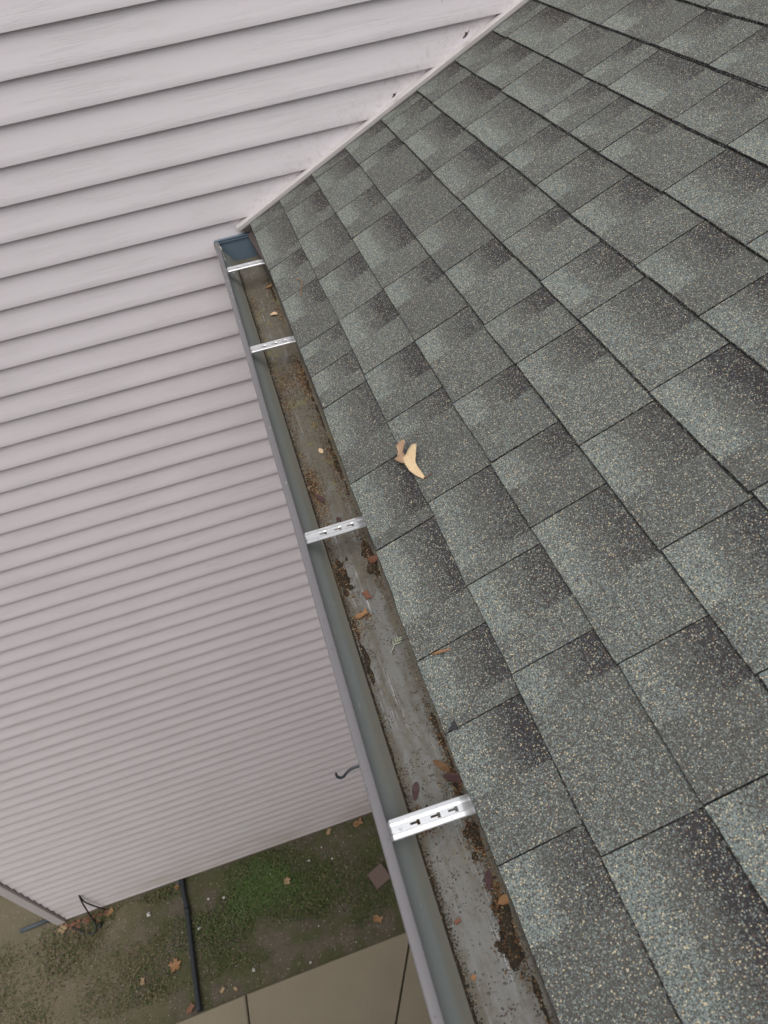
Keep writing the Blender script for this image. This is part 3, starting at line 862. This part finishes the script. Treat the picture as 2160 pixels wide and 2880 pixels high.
GF = GB + .0012
D = [
 ('dry_leaf', 'small pale tan leaf by the shingle edge between the two farthest hangers', 'leaf', (.004,-.455,GF), 2.9, .026, OVAL, 'pale', .3, 1.2),
 ('dry_leaf', 'small orange leaf scrap just in front of the farthest hanger', 'leaf', (-.003,-.272,GF), .4, .024, SCRAP, 'orange', .3, 1.0),
 ('dry_leaf', 'small tan oval leaf flat on the gutter floor beyond the brown crumb heap', 'leaf', (-.012,-1.165,GF), 1.75, .022, OVAL, 'tan', .1, .8),
 ('maple_seed', 'dark maroon seed lying at the gutter front edge before the third hanger', 'seed', (-.060,-1.300,GF), -1.2, .036, SEED, 'maroon', .2, 1.3),
 ('maple_seed', 'short dark maroon seed on bare gutter floor behind the third hanger', 'seed', (-.030,-1.388,GF), -1.3, .018, OVAL, 'maroon', .1, .9),
 ('dry_leaf', 'brown leaf scrap under the shingle edge just nearer than the third hanger', 'leaf', (.002,-1.540,GF), .2, .030, SCRAP, 'rust', .3, 1.0),
 ('dry_leaf', 'dark red leaf piece on the clean scratched gutter floor', 'leaf', (-.027,-1.608,GF), -1.4, .024, SCRAP, 'rust', .2, .9),
 ('dry_leaf', 'orange crumpled leaf bit at the gutter front edge past midway', 'leaf', (-.060,-1.666,GF), .25, .028, SCRAP, 'orange', .4, .7),
 ('maple_seed', 'dark maroon pointed seed just beyond the nearest hanger by the inner face', 'seed', (-.060,-2.035,GF), 1.15, .030, SEED, 'maroon', .1, 1.25),
 ('maple_seed', 'brown winged seed beside the shingle edge beyond the nearest hanger', 'seed', (-.012,-1.983,GF), -.95, .034, SEED, 'bark', .2, 1.2),
 ('maple_seed', 'large dark maroon seed slanting under the shingle edge beyond the nearest hanger', 'seed', (-.006,-2.012,GF), -.55, .040, SEED, 'maroon', .15, 1.25),
 ('maple_seed', 'dark seed half covered by the far edge of the nearest hanger', 'seed', (-.042,-2.070,GF), 2.2, .024, OVAL, 'maroon', .1, .9),
 ('maple_seed', 'dark maroon seed above the dirt pile nearest the camera', 'seed', (.001,-2.190,GF), 1.2, .028, SEED, 'maroon', .15, 1.3),
 ('dry_leaf', 'light brown oval leaf lying on the dark dirt pile nearest the camera', 'leaf', (.006,-2.210,GF+.002), .15, .024, OVAL, 'orange', .15, .8),
 ('dry_leaf', 'tiny red leaf bit alone on the clean floor nearest the camera', 'leaf', (-.060,-2.214,GF), .3, .010, SCRAP, 'rust', .3, 1.0),
 ('dry_leaf', 'tiny orange oval scrap at the gutter floor bottom of the picture', 'leaf', (-.062,-2.283,GF), .5, .009, OVAL, 'orange', .1, 1.2),
]
for d in D: leaf(d[0], d[1], d[2], d[3], d[4], d[5], d[6], M[d[7]], d[8], 0, d[9])

# sprig of grey-green lichen
mb = MB()
A = Vector((-.018, -1.765, GB+.004)); Bv = Vector((.006, -1.741, GB+.007))
mb.tube([A, (A+Bv)/2+Vector((.001, .002, .002)), Bv], .0008, 6)
for t, sgn, l in ((.45,1,.012),(.55,-1,.012),(.68,1,.011),(.76,-1,.011),(.86,1,.008),(.92,-1,.008)):
    P0 = A.lerp(Bv, t); d = (Bv-A).normalized(); s_ = Vector((-d.y, d.x, 0))*sgn
    mb.tube([P0, P0+(d*.5+s_*.6)*l*.6+Vector((0,0,.002)), P0+(d*.9+s_*.8)*l], .0011, 6, radii=[.0008, .0013, .0006])
tag(mb.build('lichen_sprig', M['sage'], None, True), 'tiny grey green feathery sprig on the scratched gutter floor', 'sprig')

# on the roof
RX = Vector((CT, 0, ST)); RY = Vector((0, 1, 0)); RN = Vector((-ST, 0, CT))
def blade(name, pts, mat, cup):
    """thin leaf blade from an outline in roof coordinates, cupped and rumpled, with thickness"""
    n = len(pts); c = [sum(p[i] for p in pts)/n for i in range(3)]
    rings = []
    dense = []
    for i in range(n):
        p, q = pts[i], pts[(i+1) % n]
        for t in (0, .5): dense.append([p[k]+(q[k]-p[k])*t for k in range(3)])
    m = len(dense); v = []; f = []
    frs = (1.0, .72, .42)
    for fr in frs:
        for p in dense:
            q = [c[k]+(p[k]-c[k])*fr for k in range(3)]
            q[2] -= cup*(1-fr*fr)
            q[2] += .0016*mnoise.noise(Vector((q[0]*120, q[1]*120, 3)))
            v.append(Vector(RP(q[0], q[1], max(q[2], .001))))
    v.append(Vector(RP(c[0], c[1], max(c[2]-cup, .001))))
    for r in range(len(frs)-1):
        for i in range(m): f.append((r*m+i, r*m+(i+1) % m, (r+1)*m+(i+1) % m, (r+1)*m+i))
    o_ = (len(frs)-1)*m
    for i in range(m): f.append((o_+i, o_+(i+1) % m, len(v)-1))
    o = fix_normals(mesh_obj(name, v, f, mat, smooth=True))
    md = o.modifiers.new('thickness', 'SOLIDIFY'); md.thickness = .0003
    return o
def roof_leaf():
    A = [(.1551,-1.5288,.002),(.1450,-1.5110,.005),(.1395,-1.4960,.010),(.1380,-1.4780,.014),(.1390,-1.4630,.016),(.1504,-1.4592,.017),(.1596,-1.4561,.022),(.1703,-1.4549,.025),(.1795,-1.461,.026),(.1712,-1.465,.020),(.1632,-1.4727,.014),(.1579,-1.4859,.009),(.156,-1.5006,.005),(.1572,-1.5164,.003),(.1607,-1.5272,.002)]
    B = [(.1439,-1.4761,.012),(.1335,-1.4685,.010),(.1261,-1.4541,.009),(.1213,-1.445,.010),(.1308,-1.4468,.014),(.1374,-1.4382,.017),(.1385,-1.4255,.020),(.149,-1.4248,.024),(.1603,-1.4302,.026),(.160,-1.4382,.026),(.1512,-1.4415,.022),(.1461,-1.4516,.018),(.1453,-1.4631,.015)]
    o = tag(blade('dry_leaf', A, M['tan'], .004), 'curled tan dry leaf lying on the shingles above the gutter', 'leaf')
    lo = blade('lobe', B, M['browntan'], .003); lo.parent = o
    O = Vector(RP(.1579, -1.528, .002))
    mb = MB(); mb.tube([O, Vector(RP(.166, -1.5313, .004)), Vector(RP(.1772, -1.534, .007))], .0011, 6, radii=[.0016, .0011, .0007])
    st = mb.build('stem', M['bark']); st.parent = o
roof_leaf()
mb = MB()
P0, P1 = Vector(RP(.040, -1.874, .0035)), Vector(RP(.074, -1.884, .0045))
mb.tube([P0, P0.lerp(P1, .25)+RN*.001, P0.lerp(P1, .6)+RN*.0012, P1], .0025, 7, radii=[.0012, .0026, .0024, .0006])
tag(mb.build('bud_scale', M['orange'], None, True), 'thin orange brown twig bit lying across a joint in the eave shingles', 'twig')
mb = MB()
c = [RP(.018, -2.001, .0012), RP(.033, -1.990, .0012), RP(.034, -2.006, .0012)]
c2 = [tuple(Vector(q)+RN*.0025) for q in c]
mb.v += c + c2
for q in ((2,1,0),(3,4,5),(0,1,4,3),(1,2,5,4),(2,0,3,5)): mb.f.append(q); mb.m.append(0)
tag(mb.build('shingle_scrap', M['tar']), 'small black triangular scrap on the edge of an eave shingle', 'scrap')
mb = MB()
pts = spline([RP(.080, -.560, .003), RP(.092, -.575, .005), RP(.098, -.60, .004), RP(.088, -.625, .006), RP(.078, -.66, .003)], 5)
mb.tube(pts, .0012, 6)
tag(mb.build('dry_stalk', M['orange'], None, True), 'fine curved brown stalk lying on the second shingle from the far end', 'stalk')

# dried leaf bits stuck behind the slanted channel
for (x, z, s_, lab) in ((.835, .402, .030, 'brown crumpled leaf stuck behind the slanted trim high up the wall'), (.583, .284, .024, 'brown curled leaf bit stuck behind the slanted trim lower down')):
    fr = (Vector((CT, 0, ST)), Vector((-ST*.6, -.8, CT*.6)).normalized(), Vector((0, -.7, .7)))
    leaf('dry_leaf', lab, 'leaf', (x-.012, -.010, z-.003), 1.2, s_, SCRAP, M['bark'], .5, 0, 1.0, fr)

# ------------------------------------------------------------------ things on the ground
G = ZG + .006
LG = [
 ('leaf by corner', 'pale orange fallen leaf at the foot of the corner post', (-3.125,-.075,G), .9, 0.079, MAPLE, 'tan'),
 ('l2', 'orange fallen leaf on the grass left of the black pipe', (-2.21,-.640,G), .3, 0.094, MAPLE, 'orange'),
 ('l3', 'small tan fallen leaf in the middle of the left lawn', (-2.45,-.68,G), 1.3, 0.054, SCRAP, 'tan'),
 ('l4', 'orange fallen leaf near the walkway beside the gutter lip', (-.53,-.80,G), -.6, 0.079, SCRAP, 'orange'),
 ('l5', 'small tan lobed leaf in the green weed patch', (-1.17,-.33,G+.012), 1.4, 0.061, MAPLE, 'tan'),
 ('l6', 'brown fallen leaf against the wall foot next to the gutter', (-.50,-.045,G), .2, 0.086, SCRAP, 'orange'),
 ('l7', 'tan fallen leaf at the wall foot left of the gutter', (-.745,-.045,G), 1.0, 0.061, SCRAP, 'tan'),
 ('l8', 'orange leaf at the wall foot beside the thin black cable', (-2.735,-.065,G), .4, 0.072, SCRAP, 'orange'),
 ('l9', 'tan leaf on the soil by the walkway right of the black pipe', (-1.83,-.93,G), .8, 0.045, SCRAP, 'tan'),
 ('l10', 'brown leaf at the walkway edge left of the black pipe end', (-2.10,-.985,G+.004), .8, 0.072, SCRAP, 'rust'),
 ('l11', 'small brown leaf at the wall foot beside the black pipe start', (-2.13,-.05,G), .8, 0.061, SCRAP, 'orange'),
 ('l12', 'tan leaf on the soil by the walkway joint', (-1.70,-.95,G), 2.4, 0.036, SCRAP, 'tan'),
]
for _, lab, pos, a, L, o_, m in LG:
    leaf('fallen_leaf', lab, 'leaf', pos, a, L, o_, M['shadetan' if m == 'tan' else m], .22, 0, 1.0, None, .03 if o_ is MAPLE else 0, 'fallen leaves on the ground')
# rotted leaf litter tucked against the wall by the corner
vv = []; ff = []
for _ in range(45):
    x, y = random.gauss(-2.92, .08), -.02-abs(random.gauss(0, .035)); r = ru(.008, .022); n = len(vv); a = ru(0, 6.28)
    vv += [(x+r*math.cos(a+t)*ru(.6,1.1), y+r*math.sin(a+t)*ru(.6,1.1), G+ru(0, .015)) for t in (0, 1.6, 3.1, 4.7)]
    ff.append((n, n+1, n+2, n+3))
tag(mesh_obj('leaf_litter', vv, ff, M['rust']), 'rotting rust brown leaf litter at the wall foot near the corner post', 'leaf litter', kind='stuff')

# drain pipe out of the wall across the lawn
pipe = empty('drain_pipe', (-2.05, -.5, ZG), 'black plastic drain pipe running from the wall foot to the walkway', 'pipe')
mb = MB()
pts = spline([(-2.058, .02, ZG+.03), (-2.053, -.10, ZG+.030), (-2.035, -.24, ZG+.029), (-2.030, -.36, ZG+.027), (-2.022, -.60, ZG+.027), (-2.012, -.82, ZG+.026), (-2.003, -1.0, ZG+.024)], 6)
mb.tube(pts, .0205, 14); mb.build('hose', M['pipe'], pipe, True)
mb = MB(); mb.tube([(-2.037, -.235, ZG+.029), (-2.031, -.285, ZG+.0285)], .0245, 14); mb.build('coupling', M['pipe'], pipe, True)
mb = MB(); mb.tube([(-2.088, .01, ZG+.035), (-2.085, -.03, ZG+.045)], .013, 10); mb.tube([(-2.100, -.03, ZG+.052), (-2.070, -.03, ZG+.052)], .006, 8); mb.build('tap', M['bluepipe'], pipe, True)
mb = MB()
mb.tube([(-3.21, .060, ZG+.022), (-3.34, .055, ZG+.020), (-3.47, .050, ZG+.018)], .018, 10)
tag(mb.build('downspout_extension', M['bluepipe'], None, True), 'short blue grey pipe on the ground behind the corner post', 'pipe')

# cable out of the wall
cab = empty('cable', (-2.8, -.1, ZG), 'thin black cable hanging from the siding and looping on the soil', 'cable')
mb = MB()
mb.tube(spline([(-2.777, .003, -4.917), (-2.792, -.030, -5.02), (-2.815, -.050, -5.17), (-2.832, -.068, -5.30), (-2.822, -.125, ZG+.014), (-2.835, -.165, ZG+.012), (-2.880, -.160, ZG+.012), (-2.935, -.128, ZG+.012), (-2.985, -.09, ZG+.010), (-3.04, -.06, ZG+.008)], 6), .0065, 8)
mb.build('strand', M['cable'], cab, True)
mb = MB()
mb.tube(spline([(-2.777, .003, -4.917), (-2.782, -.018, -5.03), (-2.765, -.022, -5.16), (-2.744, -.018, -5.30), (-2.735, -.022, ZG-.01)], 6), .0055, 8)
mb.build('strand', M['cable'], cab, True)
mb = MB(); mb.tube([(-2.798, -.150, ZG+.012), (-2.775, -.105, ZG+.014)], .015, 8, radii=[.013, .017]); mb.build('plug', M['cable'], cab, True)

# brown paver lying in the grass
mb = MB(); ca, sa = math.cos(.35), math.sin(.35)
def pv(x, y, z): return (-.395+x*ca-y*sa, -.52+x*sa+y*ca, z)
h = .075; b_ = .006
mb.v += [pv(x, y, ZG-.01) for x, y in ((-h,-h),(h,-h),(h,h),(-h,h))] + [pv(x, y, ZG+.024) for x, y in ((-h,-h),(h,-h),(h,h),(-h,h))] + [pv(x, y, ZG+.030) for x, y in ((-h+b_,-h+b_),(h-b_,-h+b_),(h-b_,h-b_),(-h+b_,h-b_))]
for i in range(4):
    j = (i+1) % 4; mb.f += [(i, j, 4+j, 4+i), (4+i, 4+j, 8+j, 8+i)]; mb.m += [0, 0]
mb.f.append((8, 9, 10, 11)); mb.m.append(0)
fix_normals(tag(mb.build('paver', M['brick']), 'square reddish brown paver lying in the grass beside the gutter', 'paver'))

# pale chips and pebbles sprinkled on the soil
vv = []; ff = []
spots = [(-1.956,-.42,.022), (-2.373,-.175,.03), (-1.55,-.86,.022), (-1.72,-.25,.018), (-1.85,-.22,.016), (-.95,-.2,.018), (-.75,-.25,.016), (-.82,-.13,.014), (-1.1,-.95,.018), (-.98,-.72,.012), (-1.35,-.15,.012), (-1.30,-.2,.012)]
spots += [(ru(-3.4, -.2), ru(-.97, -.03), ru(.003, .007)) for _ in range(90)]
for x, y, r in spots:
    n = len(vv); a = ru(0, 6)
    for t in range(4): vv.append((x+r*math.cos(a+t*1.57)*ru(.5,1), y+r*math.sin(a+t*1.57)*ru(.5,1), ZG+.010))
    vv.append((x, y, ZG+.010+r*.5))
    for t in range(4): ff.append((n+t, n+(t+1) % 4, n+4))
tag(mesh_obj('pale_chips', vv, ff, M['white']), 'small white chips and pebbles sprinkled over the soil and grass', 'pebbles', kind='stuff')

# plant hook sticking out from under the eave
hk = empty('plant_hook', (.149, -1.31, -1.5), 'dark iron plant hook sticking out below the gutter lip', 'hook')
mb = MB()
mb.tube(spline([(.148, -1.31, -1.478), (.02, -1.31, -1.482), (-.10, -1.31, -1.490), (-.178, -1.31, -1.500), (-.210, -1.31, -1.503), (-.232, -1.31, -1.522), (-.244, -1.31, -1.541), (-.257, -1.31, -1.545), (-.267, -1.31, -1.528), (-.268, -1.31, -1.497)], 7), .0052, 10)
mb.build('rod', M['hook'], hk, True)
mb = MB(); mb.box((.1425, -1.335, -1.56), (.1492, -1.285, -1.42)); mb.build('wall_plate', M['hook'], hk)
mb = MB(); mb.tube([(-.158, -1.31, -1.492), (-.163, -1.296, -1.475), (-.166, -1.31, -1.500)], .003, 8); mb.build('stop', M['hook'], hk, True)
